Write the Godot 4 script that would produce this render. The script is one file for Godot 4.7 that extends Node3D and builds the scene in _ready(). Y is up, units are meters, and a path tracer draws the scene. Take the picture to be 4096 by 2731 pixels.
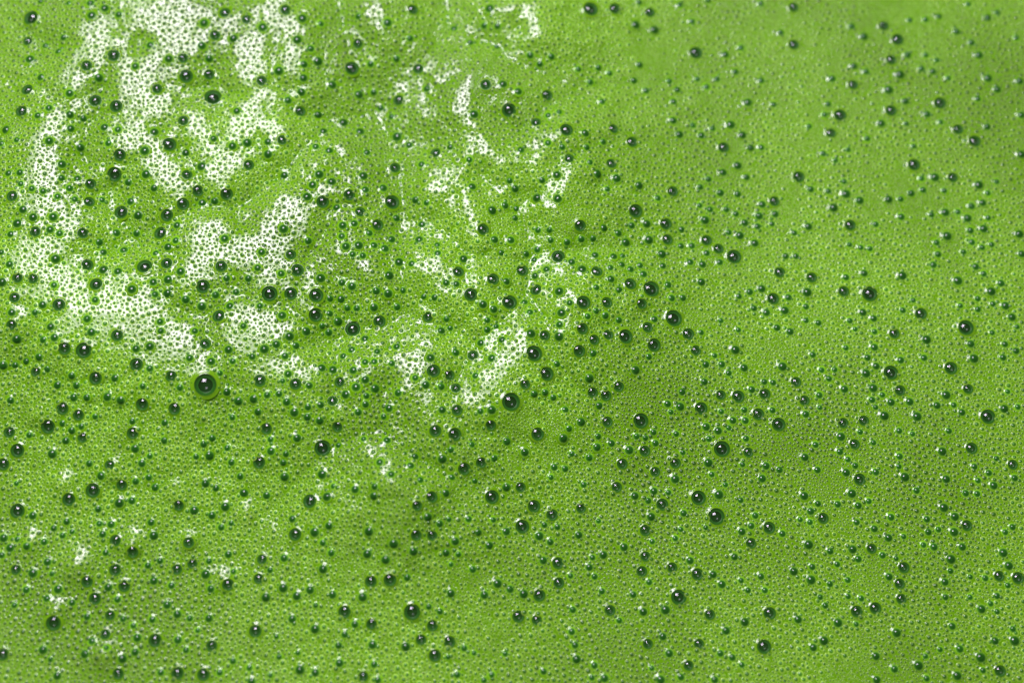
extends Node3D
# A close-up of the foamy surface of a green drink. Lengths below are millimetres (MM turns them into metres).

const MM := 0.001
const X0 := -98.4
const Z0 := -74.4
const COARSE := 0.6
const NC := 328
const MC := 232
const SUB := 3
const FINE := 0.2
const SLOPE := 0.33
const REACH := 20.0
const BASIN := Vector2(-56.8, -46.1)   # the surface is very slightly dished round here
const HOLLOW := 1.7
const STEEP := 0.62     # slope of the meniscus at a bubble's edge
const SINGLE := 300

var streaks: Array = []
var lumps: Array = []            # small mounds: x, z, width, height
var bubbles: Array = []          # Vector3(x, z, radius), largest first
var high := PackedFloat32Array() # height of the liquid on the fine grid
var smooth := PackedFloat32Array()
var cut := PackedByteArray()
var nx := NC * SUB
var nz := MC * SUB
var rng := RandomNumberGenerator.new()
var names := {}


# how far the meniscus of a bubble of radius r reaches, in bubble radii
func fall(r: float) -> float:
	return lerpf(0.21, 0.27, clampf((r - 0.85) / 0.6, 0.0, 1.0))


func streak(v: Array) -> void:
	streaks.append(v)


func lump(v: Array) -> void:
	lumps.append(v)


func lay(v: Array) -> void:
	for i in range(0, v.size(), 3):
		bubbles.append(Vector3(v[i], v[i + 1], v[i + 2]))


func _ready() -> void:
	rng.seed = 7
	# camera
	var cam := Camera3D.new()
	cam.name = "camera"
	add_child(cam)
	cam.position = Vector3(-0.04, 1.0, 0.25).normalized() * 0.235
	cam.look_at_from_position(cam.position, Vector3.ZERO, Vector3(0, 0, -1))
	var lens := CameraAttributesPhysical.new()
	lens.frustum_focal_length = 12.0 / tan(deg_to_rad(25.6 / 2.0))
	lens.frustum_focus_distance = 0.2355
	lens.exposure_aperture = 6.5
	lens.frustum_near = 0.02
	lens.frustum_far = 20.0
	cam.attributes = lens
	cam.fov = 25.6
	cam.near = 0.02
	cam.far = 20.0
	cam.current = true
	# surroundings: a dim room
	var we := WorldEnvironment.new()
	we.name = "surroundings"
	var env := Environment.new()
	env.background_mode = Environment.BG_COLOR
	env.background_color = Color(0.05, 0.055, 0.05).linear_to_srgb()
	env.tonemap_mode = Environment.TONE_MAPPER_LINEAR
	env.tonemap_exposure = 1.16
	env.sdfgi_enabled = true
	env.ssao_enabled = true
	env.ssil_enabled = true
	we.environment = env
	add_child(we)
	# the window whose reflection lies in the froth
	daylight_window(Vector3(-0.124, 0.508, -0.265), Vector3(-0.045, 0.000, -0.043), Vector2(0.20, 0.188), 0.19, Vector2(0.29, 0.28), 0.19)

	# the liquid
	layout()
	relief()
	liquid_surface()
	# the bubbles
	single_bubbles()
	medium_bubbles()
	fine_foam()


func daylight_window(at: Vector3, aim: Vector3, inner: Vector2, inner_energy: float, size: Vector2, energy: float) -> void:
	var root := Node3D.new()
	root.name = "daylight_window"
	add_child(root)
	root.look_at_from_position(at, aim, Vector3(0, 0, -1))
	root.set_meta("label", "tall bright window whose white reflection lies in the froth")
	root.set_meta("category", "window")
	var glow := StandardMaterial3D.new()
	glow.albedo_color = Color(0.8, 0.8, 0.8)
	glow.emission_enabled = true
	glow.emission = Color(0.965, 0.89, 1.0)
	glow.emission_energy_multiplier = 1.0
	var pane := MeshInstance3D.new()
	pane.name = "pane"
	var q := BoxMesh.new()
	q.size = Vector3(size.x, size.y, 0.004)
	q.material = glow
	pane.mesh = q
	pane.position.z = 0.006
	root.add_child(pane)
	var paint := StandardMaterial3D.new()
	paint.albedo_color = Color(0.75, 0.74, 0.7)
	paint.roughness = 0.5
	for s in [[-1, 0], [1, 0], [0, -1], [0, 1]]:
		var bar := MeshInstance3D.new()
		bar.name = "frame_bar" if names.get("bar", 0) == 0 else "frame_bar_%03d" % names["bar"]
		names["bar"] = names.get("bar", 0) + 1
		var b := BoxMesh.new()
		b.size = Vector3(0.03, size.y + 0.06, 0.03) if s[0] != 0 else Vector3(size.x, 0.03, 0.03)
		b.material = paint
		bar.mesh = b
		bar.position = Vector3(s[0] * (size.x / 2 + 0.015), s[1] * (size.y / 2 + 0.015), 0.004)
		root.add_child(bar)
	# nested lamps, added to soften the reflected edge: strongest mid-window, weaker towards the frame
	for k in 2:
		var lamp := AreaLight3D.new()
		lamp.name = "daylight" if k == 0 else "daylight_001"
		lamp.area_size = [size, inner][k]
		lamp.light_energy = [energy, inner_energy][k]
		lamp.light_color = Color(0.965, 0.89, 1.0)
		lamp.shadow_enabled = true
		lamp.position.z = -0.002 * k
		root.add_child(lamp)


# ---------------------------------------------------------------- relief of the liquid

func relief() -> void:
	# swells: flat-topped where the photo's froth lies in the window's reflection, sloping away round it
	var wob := FastNoiseLite.new()
	wob.seed = 3
	wob.frequency = 0.12
	wob.fractal_octaves = 4
	var segs := PackedFloat32Array()
	for s in streaks:
		var ex: float = s[3] - s[0]
		var ez: float = s[4] - s[1]
		segs.append_array([s[0], s[1], s[2], ex, ez, s[5] - s[2], 1.0 / (ex * ex + ez * ez + 1e-6)])
	var ns := segs.size()
	var coarse := PackedFloat32Array()
	coarse.resize(NC * MC)
	for j in MC:
		var z := Z0 + (j + 0.5) * COARSE
		for i in NC:
			var x := X0 + (i + 0.5) * COARSE
			var m := 1e9
			var k := 0
			while k < ns:
				var px := x - segs[k]
				var pz := z - segs[k + 1]
				var ex := segs[k + 3]
				var ez := segs[k + 4]
				var t := clampf((px * ex + pz * ez) * segs[k + 6], 0.0, 1.0)
				px -= t * ex
				pz -= t * ez
				m = minf(m, sqrt(px * px + pz * pz) - segs[k + 2] - t * segs[k + 5])
				k += 7
			m += wob.get_noise_2d(x, z) * 2.0
			var d := 0.5 * (m + sqrt(m * m + 4.0))
			var far := (x - BASIN.x) * (x - BASIN.x) + (z - BASIN.y) * (z - BASIN.y)
			var lump := 0.0
			for l in lumps:
				var away: float = ((x - l[0]) * (x - l[0]) + (z - l[1]) * (z - l[1])) / (l[2] * l[2])
				if away < 9.0:
					lump += 1.8 * l[3] * exp(-away)
			coarse[j * NC + i] = lump - SLOPE * REACH * tanh(d / REACH) + HOLLOW * (sqrt(1.0 + 2.0 * far / 4900.0) - 1.0)
	var im := Image.create_from_data(NC, MC, false, Image.FORMAT_RF, coarse.to_byte_array())
	im.resize(nx, nz, Image.INTERPOLATE_CUBIC)
	smooth = im.get_data().to_float32_array()
	high = smooth.duplicate()
	var rip := FastNoiseLite.new()
	rip.seed = 11
	rip.frequency = 0.45
	rip.fractal_octaves = 2
	for j in nz:
		for i in nx:
			high[j * nx + i] += rip.get_noise_2d(i * FINE * 1.3 + j * FINE * 0.5, j * FINE * 0.6) * 0.012
	cut.resize(nx * nz)
	# menisci
	for n in bubbles.size():
		var b: Vector3 = bubbles[n]
		var r := b.z
		var fa := fall(r)
		var rise := STEEP * fa * r
		var reach := r * (1.0 + fa * 4.0)
		var i0 := maxi(0, int((b.x - reach - X0) / FINE))
		var i1 := mini(nx - 1, int((b.x + reach - X0) / FINE))
		var j0 := maxi(0, int((b.y - reach - Z0) / FINE))
		var j1 := mini(nz - 1, int((b.y + reach - Z0) / FINE))
		var r2 := reach * reach
		var hole := r * 0.92 if n < SINGLE else 0.0
		for j in range(j0, j1 + 1):
			var dz := Z0 + (j + 0.5) * FINE - b.y
			for i in range(i0, i1 + 1):
				var dx := X0 + (i + 0.5) * FINE - b.x
				var d2 := dx * dx + dz * dz
				if d2 < r2:
					var d := sqrt(d2)
					var at := j * nx + i
					high[at] += rise * (exp((r - d) / (fa * r)) - 0.0183) if d > r else rise
					if d < hole:
						cut[at] = 1


func at(field: PackedFloat32Array, x: float, z: float) -> float:
	var u := clampf((x - X0) / FINE - 0.5, 0.0, nx - 1.01)
	var v := clampf((z - Z0) / FINE - 0.5, 0.0, nz - 1.01)
	var i := int(u)
	var j := int(v)
	u -= i
	v -= j
	var k := j * nx + i
	return lerpf(lerpf(field[k], field[k + 1], u), lerpf(field[k + nx], field[k + nx + 1], u), v)


func height(x: float, z: float) -> float:
	return at(high, x, z)


# a large bubble rides on the swell itself, on top of its own meniscus
func sit(b: Vector3, spin: float, squash: float) -> Transform3D:
	var d := b.z * 1.15
	var e := at(smooth, b.x + d, b.y)
	var w := at(smooth, b.x - d, b.y)
	var s := at(smooth, b.x, b.y + d)
	var n := at(smooth, b.x, b.y - d)
	var up := Vector3(-(e - w) / (2 * d), 1.0, -(s - n) / (2 * d)).normalized()
	var a := Vector3(cos(spin), 0, sin(spin))
	a = (a - up * a.dot(up)).normalized()
	var r := b.z * MM
	var y := 0.25 * (e + w + s + n) * 0.7 + at(smooth, b.x, b.y) * 0.3 + STEEP * fall(b.z) * b.z
	return Transform3D(Basis(a * r, up * r * squash, a.cross(up) * r), Vector3(b.x, y, b.y) * MM)


func lie(x: float, z: float, r: float, spin: float, squash := 1.0, lean := 0.0) -> Transform3D:
	# a frame lying on the liquid, r wide
	var d := maxf(r, 0.2)
	var hx := (height(x + d, z) - height(x - d, z)) / (2 * d)
	var hz := (height(x, z + d) - height(x, z - d)) / (2 * d)
	var n := Vector3(-hx + lean * rng.randfn(), 1.0, -hz + lean * rng.randfn()).normalized()
	var a := Vector3(cos(spin), 0, sin(spin))
	a = (a - n * a.dot(n)).normalized()
	var s := r * MM
	return Transform3D(Basis(a * s, n * s * squash, a.cross(n) * s), Vector3(x, height(x, z), z) * MM)


func liquid(color: Color, rough := 0.06, shine := 0.5) -> StandardMaterial3D:
	var m := StandardMaterial3D.new()
	m.albedo_color = color.linear_to_srgb()
	m.roughness = rough
	m.metallic_specular = shine
	return m


func liquid_surface() -> void:
	var v := PackedVector3Array()
	var n := PackedVector3Array()
	v.resize(nx * nz)
	n.resize(nx * nz)
	for j in nz:
		var ja := maxi(j - 1, 0) * nx
		var jb := mini(j + 1, nz - 1) * nx
		var z := Z0 + (j + 0.5) * FINE
		for i in nx:
			var k := j * nx + i
			v[k] = Vector3(X0 + (i + 0.5) * FINE, high[k], z) * MM
			n[k] = Vector3(high[j * nx + maxi(i - 1, 0)] - high[j * nx + mini(i + 1, nx - 1)], 2 * FINE, high[ja + i] - high[jb + i]).normalized()
	var f := PackedInt32Array()
	f.resize((nx - 1) * (nz - 1) * 6)
	var c := 0
	for j in nz - 1:
		for i in nx - 1:
			var k := j * nx + i
			if cut[k] + cut[k + 1] + cut[k + nx] + cut[k + nx + 1] > 0:
				continue
			f[c] = k
			f[c + 1] = k + 1
			f[c + 2] = k + nx
			f[c + 3] = k + 1
			f[c + 4] = k + nx + 1
			f[c + 5] = k + nx
			c += 6
	f.resize(c)
	# the liquid beyond the part in view
	var edge := PackedInt32Array()
	for i in range(0, nx, 1):
		edge.append(i)
	for j in range(1, nz):
		edge.append(j * nx + nx - 1)
	for i in range(nx - 2, -1, -1):
		edge.append((nz - 1) * nx + i)
	for j in range(nz - 2, -1, -1):
		edge.append(j * nx)
	var first := v.size()
	for e in edge:
		v.append(Vector3(v[e].x * 3.0, -SLOPE * REACH * MM, v[e].z * 3.0))
		n.append(Vector3.UP)
	for i in edge.size() - 1:
		f.append_array([edge[i], first + i, edge[i + 1], first + i, first + i + 1, edge[i + 1]])
	var a := []
	a.resize(Mesh.ARRAY_MAX)
	a[Mesh.ARRAY_VERTEX] = v
	a[Mesh.ARRAY_NORMAL] = n
	a[Mesh.ARRAY_INDEX] = f
	var mesh := ArrayMesh.new()
	mesh.add_surface_from_arrays(Mesh.PRIMITIVE_TRIANGLES, a)
	mesh.surface_set_material(0, liquid(Color(0.14, 0.40, 0.003)))
	var o := MeshInstance3D.new()
	o.name = "liquid_surface"
	o.mesh = mesh
	o.set_meta("kind", "structure")
	o.set_meta("label", "glossy bright green liquid swelling between the bubbles")
	add_child(o)


# ---------------------------------------------------------------- bubbles

# a surface of revolution: rings of Vector2(radius, height) from outside in, with a colour each
func lathe(rings: Array, sides: int, colors: Array = []) -> ArrayMesh:
	var v := PackedVector3Array()
	var n := PackedVector3Array()
	var col := PackedColorArray()
	var f := PackedInt32Array()
	for k in rings.size():
		var p: Vector2 = rings[k]
		var a: Vector2 = rings[maxi(k - 1, 0)]
		var b: Vector2 = rings[mini(k + 1, rings.size() - 1)]
		var t := (b - a).normalized()           # going inwards
		var nr := Vector2(t.y, -t.x)            # outward-up normal
		if p.x < 1e-4:
			nr = Vector2(0, 1)
		for s in sides:
			var w := TAU * s / sides
			v.append(Vector3(p.x * cos(w), p.y, p.x * sin(w)))
			n.append(Vector3(nr.x * cos(w), nr.y, nr.x * sin(w)))
			if colors:
				col.append(colors[k])
	for k in rings.size() - 1:
		for s in sides:
			var a := k * sides + s
			var b := k * sides + (s + 1) % sides
			if rings[k].x > 1e-4:
				f.append_array([a, b, a + sides])
			if rings[k + 1].x > 1e-4:
				f.append_array([b, b + sides, a + sides])
	var arr := []
	arr.resize(Mesh.ARRAY_MAX)
	arr[Mesh.ARRAY_VERTEX] = v
	arr[Mesh.ARRAY_NORMAL] = n
	arr[Mesh.ARRAY_INDEX] = f
	if colors:
		arr[Mesh.ARRAY_COLOR] = col
	var m := ArrayMesh.new()
	m.add_surface_from_arrays(Mesh.PRIMITIVE_TRIANGLES, arr)
	return m


func dome(edge: float, y: float, h: float, steps: int) -> Array:
	var out := []
	var big := (edge * edge + h * h) / (2 * h)
	var most := asin(minf(1.0, edge / big))
	for k in steps + 1:
		var w := most * (1.0 - float(k) / steps)
		out.append(Vector2(maxf(big * sin(w), 0.0), y + big * cos(w) - (big - h)))
	return out


func bowl(edge: float, y: float, inner: float, y2: float, steps: int) -> Array:
	var out := []
	for k in steps + 1:
		var w := float(k) / steps
		out.append(Vector2(lerpf(edge, inner, w), y + (y2 - y) * sin(w * PI / 2)))
	return out


func part(root: Node3D, called: String, mesh: Mesh, m: Material) -> void:
	var o := MeshInstance3D.new()
	o.name = called
	mesh.surface_set_material(0, m)
	o.mesh = mesh
	root.add_child(o)


func make_bubble(fa: float, wall: Color, deep: Color) -> Node3D:
	var root := Node3D.new()
	root.name = "bubble"
	var rim := []
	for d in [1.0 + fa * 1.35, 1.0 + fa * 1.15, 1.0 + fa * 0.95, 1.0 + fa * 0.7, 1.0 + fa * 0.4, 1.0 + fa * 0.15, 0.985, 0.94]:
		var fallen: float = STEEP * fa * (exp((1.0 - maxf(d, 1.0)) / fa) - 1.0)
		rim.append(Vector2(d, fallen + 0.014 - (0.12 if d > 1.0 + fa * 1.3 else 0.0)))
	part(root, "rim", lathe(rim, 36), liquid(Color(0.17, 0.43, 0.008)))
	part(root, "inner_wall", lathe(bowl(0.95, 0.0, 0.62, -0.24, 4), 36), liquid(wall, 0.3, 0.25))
	var floor_rings := []
	for k in 7:
		var w := k / 6.0
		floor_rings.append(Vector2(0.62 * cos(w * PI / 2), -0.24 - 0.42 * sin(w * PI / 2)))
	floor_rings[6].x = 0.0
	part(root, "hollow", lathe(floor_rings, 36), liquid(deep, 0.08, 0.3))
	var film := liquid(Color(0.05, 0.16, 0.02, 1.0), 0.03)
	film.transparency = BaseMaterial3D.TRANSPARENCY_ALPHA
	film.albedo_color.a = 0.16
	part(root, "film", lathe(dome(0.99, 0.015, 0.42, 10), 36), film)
	return root


func single_bubbles() -> void:
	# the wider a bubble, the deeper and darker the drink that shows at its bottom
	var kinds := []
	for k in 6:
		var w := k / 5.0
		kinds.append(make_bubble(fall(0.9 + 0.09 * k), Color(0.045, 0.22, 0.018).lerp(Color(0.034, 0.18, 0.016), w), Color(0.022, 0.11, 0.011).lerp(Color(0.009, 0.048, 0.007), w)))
	var marks: Array = [[0, "the largest bubble"], [2, "the big bubble in the upper froth"], [5, "the big bubble low right of centre"], [9, "the big bottom centre bubble"], [17, "the big top left corner bubble"], [20, "the big bottom left bubble"], [14, "the big bubble near right edge"], [21, "the big top edge bubble"], [4, "the big bubble right of centre"], [16, "the big bubble low on right"], [93, "the big top right bubble"], [122, "the big bottom right bubble"], [31, "the big bubble under hooked froth"], [1, "the second largest bubble"], [11, "the big bubble near left edge"]]
	var whose := {}
	for m in marks:
		whose[m[0]] = m[1]
	var count := {}
	var clock := ["twelve", "one", "two", "three", "four", "five", "six", "seven", "eight", "nine", "ten", "eleven"]
	var order := ["first", "second", "third", "fourth", "fifth", "sixth", "seventh", "eighth", "ninth", "tenth"]
	# labels: how far out and in which direction from the nearest of the big ones
	var near := []
	for n in SINGLE:
		var b: Vector3 = bubbles[n]
		var best := 1e9
		var mark := 0
		for k in marks.size():
			var c: Vector3 = bubbles[marks[k][0]]
			var d := Vector2(b.x - c.x, b.y - c.y).length()
			if d < best:
				best = d
				mark = k
		near.append([best, n, mark])
	near.sort()
	var label := {}
	for e in near:
		var n: int = e[1]
		if whose.has(n):
			label[n] = "%s, dark green inside, with a glossy domed film" % whose[n]
			continue
		var b: Vector3 = bubbles[n]
		var c: Vector3 = bubbles[marks[e[2]][0]]
		var hour := posmod(roundi(Vector2(-(b.y - c.y), b.x - c.x).angle() / TAU * 12.0), 12)
		var key := "%d/%d" % [e[2], hour]
		count[key] = count.get(key, 0) + 1
		var size := "large" if b.z > 1.15 else "medium" if b.z > 0.95 else "small"
		label[n] = "%s dark bubble, %s out at %s o'clock from %s" % [size, order[count[key] - 1], clock[hour], marks[e[2]][1]]
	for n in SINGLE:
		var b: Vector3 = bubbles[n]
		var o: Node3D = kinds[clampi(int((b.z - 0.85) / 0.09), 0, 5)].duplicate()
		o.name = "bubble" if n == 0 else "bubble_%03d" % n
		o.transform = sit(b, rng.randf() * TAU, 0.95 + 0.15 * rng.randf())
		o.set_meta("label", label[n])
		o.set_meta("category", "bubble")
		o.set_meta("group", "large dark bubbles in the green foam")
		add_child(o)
	for k in kinds:
		k.free()


func scatter(called: String, label: String, mesh: ArrayMesh, places: Array, tints: PackedColorArray, rough := 0.06) -> void:
	var m := liquid(Color.WHITE, rough)
	m.vertex_color_use_as_albedo = true
	mesh.surface_set_material(0, m)
	var mm := MultiMesh.new()
	mm.transform_format = MultiMesh.TRANSFORM_3D
	mm.use_colors = true
	mm.mesh = mesh
	mm.instance_count = places.size()
	for i in places.size():
		mm.set_instance_transform(i, places[i])
		mm.set_instance_color(i, tints[i])
	var o := MultiMeshInstance3D.new()
	o.name = called
	o.multimesh = mm
	o.set_meta("kind", "stuff")
	o.set_meta("label", label)
	add_child(o)


func medium_bubbles() -> void:
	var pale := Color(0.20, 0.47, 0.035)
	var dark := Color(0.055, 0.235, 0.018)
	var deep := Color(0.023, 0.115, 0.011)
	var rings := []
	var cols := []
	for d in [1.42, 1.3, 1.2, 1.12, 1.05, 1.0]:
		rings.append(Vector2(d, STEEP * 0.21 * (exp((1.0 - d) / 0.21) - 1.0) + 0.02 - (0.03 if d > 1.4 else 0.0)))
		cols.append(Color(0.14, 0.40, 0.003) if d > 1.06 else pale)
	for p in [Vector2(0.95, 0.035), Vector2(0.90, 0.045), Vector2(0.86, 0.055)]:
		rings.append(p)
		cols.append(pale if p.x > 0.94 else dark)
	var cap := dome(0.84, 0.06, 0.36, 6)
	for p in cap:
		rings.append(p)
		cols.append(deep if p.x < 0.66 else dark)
	var mesh := lathe(rings, 18, cols)
	var places := []
	var tints := PackedColorArray()
	for n in range(SINGLE, bubbles.size()):
		var b: Vector3 = bubbles[n]
		places.append(lie(b.x, b.y, b.z, rng.randf() * TAU, 0.9 + 0.3 * rng.randf()))
		var t := rng.randf_range(0.88, 1.12) * (1.0 + 0.45 * clampf((0.8 - b.z) / 0.3, 0.0, 1.0))
		tints.append(Color(t, t, t))
	scatter("medium_bubbles", "medium green bubbles scattered among the larger dark ones", mesh, places, tints)


func fine_foam() -> void:
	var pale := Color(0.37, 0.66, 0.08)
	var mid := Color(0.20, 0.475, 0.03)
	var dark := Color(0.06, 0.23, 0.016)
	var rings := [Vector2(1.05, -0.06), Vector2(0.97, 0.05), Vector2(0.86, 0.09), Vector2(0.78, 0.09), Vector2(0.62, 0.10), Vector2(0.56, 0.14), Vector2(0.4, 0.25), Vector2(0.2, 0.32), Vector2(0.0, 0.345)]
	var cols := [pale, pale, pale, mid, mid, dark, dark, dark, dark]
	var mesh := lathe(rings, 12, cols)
	var patch := FastNoiseLite.new()
	patch.seed = 21
	patch.frequency = 0.06
	patch.fractal_octaves = 3
	# what the larger bubbles already cover
	var taken := PackedByteArray()
	var tx := nx
	taken.resize(nx * nz)
	for n in bubbles.size():
		var b: Vector3 = bubbles[n]
		var r := b.z * (1.06 if n < SINGLE else 1.02) + 0.11
		for j in range(maxi(0, int((b.y - r - Z0) / FINE)), mini(nz, int((b.y + r - Z0) / FINE) + 1)):
			for i in range(maxi(0, int((b.x - r - X0) / FINE)), mini(nx, int((b.x + r - X0) / FINE) + 1)):
				if Vector2(X0 + (i + 0.5) * FINE - b.x, Z0 + (j + 0.5) * FINE - b.y).length() < r:
					taken[j * tx + i] = 1
	var cell := 1.0
	var gx := int(nx * FINE / cell) + 3
	var gz := int(nz * FINE / cell) + 3
	var grid := []
	grid.resize(gx * gz)
	for i in grid.size():
		grid[i] = PackedVector3Array()
	var places := []
	var tints := PackedColorArray()
	for step in [[0.50, 14000], [0.42, 34000], [0.35, 80000], [0.29, 130000], [0.24, 180000], [0.20, 220000], [0.165, 220000], [0.135, 160000]]:
		for k in step[1]:
			var x := X0 + 0.6 + rng.randf() * (nx * FINE - 1.2)
			var z := Z0 + 0.6 + rng.randf() * (nz * FINE - 1.2)
			if taken[int((z - Z0) / FINE) * tx + int((x - X0) / FINE)]:
				continue
			var r: float = step[0] * rng.randf_range(0.88, 1.1)
			if step[0] > 0.26 and patch.get_noise_2d(x, z) + 0.3 * clampf((15.0 - x) / 40.0, 0.0, 1.5) < rng.randf_range(-0.5, 0.22):
				continue
			var ci := int((x - X0) / cell) + 1
			var cj := int((z - Z0) / cell) + 1
			var free := true
			for dj in 3:
				for di in 3:
					for q in grid[(cj + dj - 1) * gx + ci + di - 1]:
						var s: float = (q.z + r) * 0.91
						var ex: float = q.x - x
						var ez: float = q.y - z
						if ex * ex + ez * ez < s * s:
							free = false
							break
					if not free:
						break
				if not free:
					break
			if not free:
				continue
			grid[cj * gx + ci].append(Vector3(x, z, r))
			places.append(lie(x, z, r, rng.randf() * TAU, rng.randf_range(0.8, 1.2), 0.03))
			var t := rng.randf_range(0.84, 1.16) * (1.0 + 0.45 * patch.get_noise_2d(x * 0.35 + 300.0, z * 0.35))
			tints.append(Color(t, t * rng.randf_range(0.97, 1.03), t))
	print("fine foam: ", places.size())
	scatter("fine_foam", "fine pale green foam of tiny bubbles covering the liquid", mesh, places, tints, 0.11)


# ---------------------------------------------------------------- where things lie, in millimetres on the surface

func layout() -> void:
	# middle lines and half-widths of the swells: x, z, half-width at either end
	streak([-58.4, -56, 4, -55.9, -52, 3.5])
	streak([-55.9, -52, 3.5, -55.4, -49.2, 3.2])
	streak([-55.4, -49.2, 3.2, -59.6, -45.3, 2.9])
	streak([-59.6, -45.3, 2.9, -60.4, -41.4, 3.2])
	streak([-60.4, -41.4, 3.2, -58.8, -37.6, 2.7])
	streak([-58.8, -37.6, 2.7, -61, -34.8, 1.9])
	streak([-68.4, -53.4, 2.7, -67.3, -49.5, 3.2])
	streak([-67.3, -49.5, 3.2, -69, -46.7, 2.7])
	streak([-69, -46.7, 2.7, -70.9, -43.9, 2.7])
	streak([-70.9, -43.9, 2.7, -71.6, -40, 1.9])
	streak([-65.2, -49.5, 2.1, -62.7, -44.1, 1.8])
	streak([-62.7, -44.1, 1.8, -62.5, -40.6, 1.9])
	streak([-61.9, -54.7, 2.7, -55.5, -56.4, 3.5])
	streak([-55.5, -56.4, 3.5, -51, -55.1, 3.2])
	streak([-51, -55.1, 3.2, -49.2, -51.7, 2.7])
	streak([-49.2, -51.7, 2.7, -47.3, -53.4, 2.7])
	streak([-38.7, -56.4, 2.7, -40, -52.3, 2.7])
	streak([-40, -52.3, 2.7, -42.5, -49.5, 2.9])
	streak([-42.5, -49.5, 2.9, -42.4, -44.4, 2.4])
	streak([-42.4, -44.4, 2.4, -40.3, -41, 1.8])
	streak([-40.3, -41, 1.8, -44.3, -35.5, 3.2])
	streak([-44.3, -35.5, 3.2, -45.2, -30.8, 3.2])
	streak([-45.2, -30.8, 3.2, -46.7, -27.4, 2.4])
	streak([-36.8, -53.6, 2.7, -35.9, -49.2, 2.4])
	streak([-35.9, -49.2, 2.4, -36.5, -45.3, 1.9])
	streak([-62, -32.9, 2.7, -58.5, -32.9, 2.7])
	streak([-58.5, -32.9, 2.7, -56.1, -28.4, 2.9])
	streak([-56.1, -28.4, 2.9, -54.1, -25.5, 2.7])
	streak([-51.2, -35.7, 2.3, -48.5, -32.3, 2.4])
	streak([-75.8, -28.9, 2.7, -76, -25.9, 2.7])
	streak([-76, -25.9, 2.7, -73.3, -23.3, 2.7])
	streak([-55, -47.3, 1.9, -51.5, -50.2, 1.6])
	streak([-57, -32.2, 1.6, -53.6, -35.3, 1.3])
	streak([-40.1, -35.5, 1.6, -37.8, -32.5, 1.3])
	streak([-74.5, -37, 2.2, -76, -29.5, 3.1])
	streak([-76, -29.5, 3.1, -75.2, -23, 4.4])
	streak([-75.2, -23, 4.4, -73.7, -16.5, 5.6])
	streak([-73.7, -16.5, 5.6, -75.9, -10.7, 5.3])
	streak([-75.9, -10.7, 5.3, -71.6, -6.6, 4.4])
	streak([-71.6, -6.6, 4.4, -69.3, -2.4, 3.1])
	streak([-78.5, -9.3, 2.8, -77.4, -3.7, 2.2])
	streak([-66.7, -3.1, 4.7, -62, -3.2, 6.3])
	streak([-62, -3.2, 6.3, -57.1, 0.3, 5.3])
	streak([-57.1, 0.3, 5.3, -52.3, 3, 4.4])
	streak([-52.3, 3, 4.4, -48.2, 4.4, 2.8])
	streak([-48.5, -15.4, 4.1, -47.7, -12.5, 5.3])
	streak([-47.7, -12.5, 5.3, -50.3, -10.3, 3.8])
	streak([-39.5, -13.3, 5.3, -38.3, -16.9, 3.4])
	streak([-38.3, -16.9, 3.4, -34.3, -20.3, 3.1])
	streak([-40.2, -12.6, 4.4, -37.3, -9.1, 3.1])
	streak([-26.7, -20, 1, -26.6, -14.2, 1.2])
	streak([-26.6, -14.2, 1.9, -22.4, -10.7, 1.2])
	streak([-31.8, -28.7, 0.8, -30.3, -24.3, 1])
	streak([-30.3, -24.3, 1, -26.2, -24.4, 0.5])
	streak([-39.6, 0.8, 6.3, -38.2, 4.3, 3.8])
	streak([-38.2, 4.3, 3.8, -33.4, 7, 2.5])
	streak([-6.5, -44.2, 1.4, -7.2, -39.6, 1.3])
	streak([-7.2, -39.6, 1.3, -5.4, -34.4, 0.9])
	streak([-5.4, -34.4, 0.9, -1.8, -29.9, 1.1])
	streak([-1.8, -29.9, 1.1, 3.8, -29.3, 1.2])
	streak([3.8, -29.3, 1.2, 7.3, -33.8, 0.7])
	streak([-3.3, -42.7, 1.3, 0.3, -41.7, 0.8])
	streak([-8.1, -25.4, 1, -6.3, -21, 1.1])
	streak([-6.3, -21, 1.1, -5.3, -17.4, 0.4])
	streak([3.5, -56.8, 1.3, 4.6, -52.2, 0.7])
	streak([8, -23.4, 0.8, 9.4, -27.9, 0.4])
	streak([-11.4, -11.5, 2, -8.6, -8, 1.5])
	streak([-5.9, -10.2, 0.9, -4.5, -5.9, 0.7])
	streak([-13.3, 4, 2.2, -15.2, 8.2, 1.9])
	streak([-15.2, 8.2, 1.9, -11.8, 13, 1.9])
	streak([2, 0.4, 2, 0.3, 4.6, 2.6])
	streak([0.3, 4.6, 2.6, -3.1, 8.1, 2.4])
	streak([-3.1, 8.1, 2.4, -5.1, 10.2, 1.5])
	streak([9.9, -6.8, 1.2, 8.5, -1.8, 1])
	streak([-19.7, 21.1, 1, -16.3, 23.8, 0.7])
	streak([-21.6, -57.1, 0.5, -20.5, -53.2, 0.4])
	streak([-9.5, -25.4, 0.4, -6, -32.1, 0.3])
	streak([0.3, -56.8, 0.8, 0.3, -56.8, 0.8])
	streak([-22, 5.5, 1.2, -24, 8.3, 0.9])
	streak([-32.5, -6.3, 1.3, -31.2, -9.9, 1.3])
	# small mounds
	lump([-57.8, 31.6, 1.77, 0.50])
	lump([-73.3, 12.0, 1.50, 0.40])
	lump([-68.9, 22.4, 1.77, 0.45])
	lump([-61.1, 20.6, 1.50, 0.35])
	lump([-49.3, 31.2, 1.50, 0.35])
	lump([-66.1, 34.9, 2.32, 0.50])
	lump([-68.8, 41.4, 1.50, 0.40])
	lump([-61.3, 48.1, 2.04, 0.50])
	lump([-51.7, 23.9, 1.77, 0.35])
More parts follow.
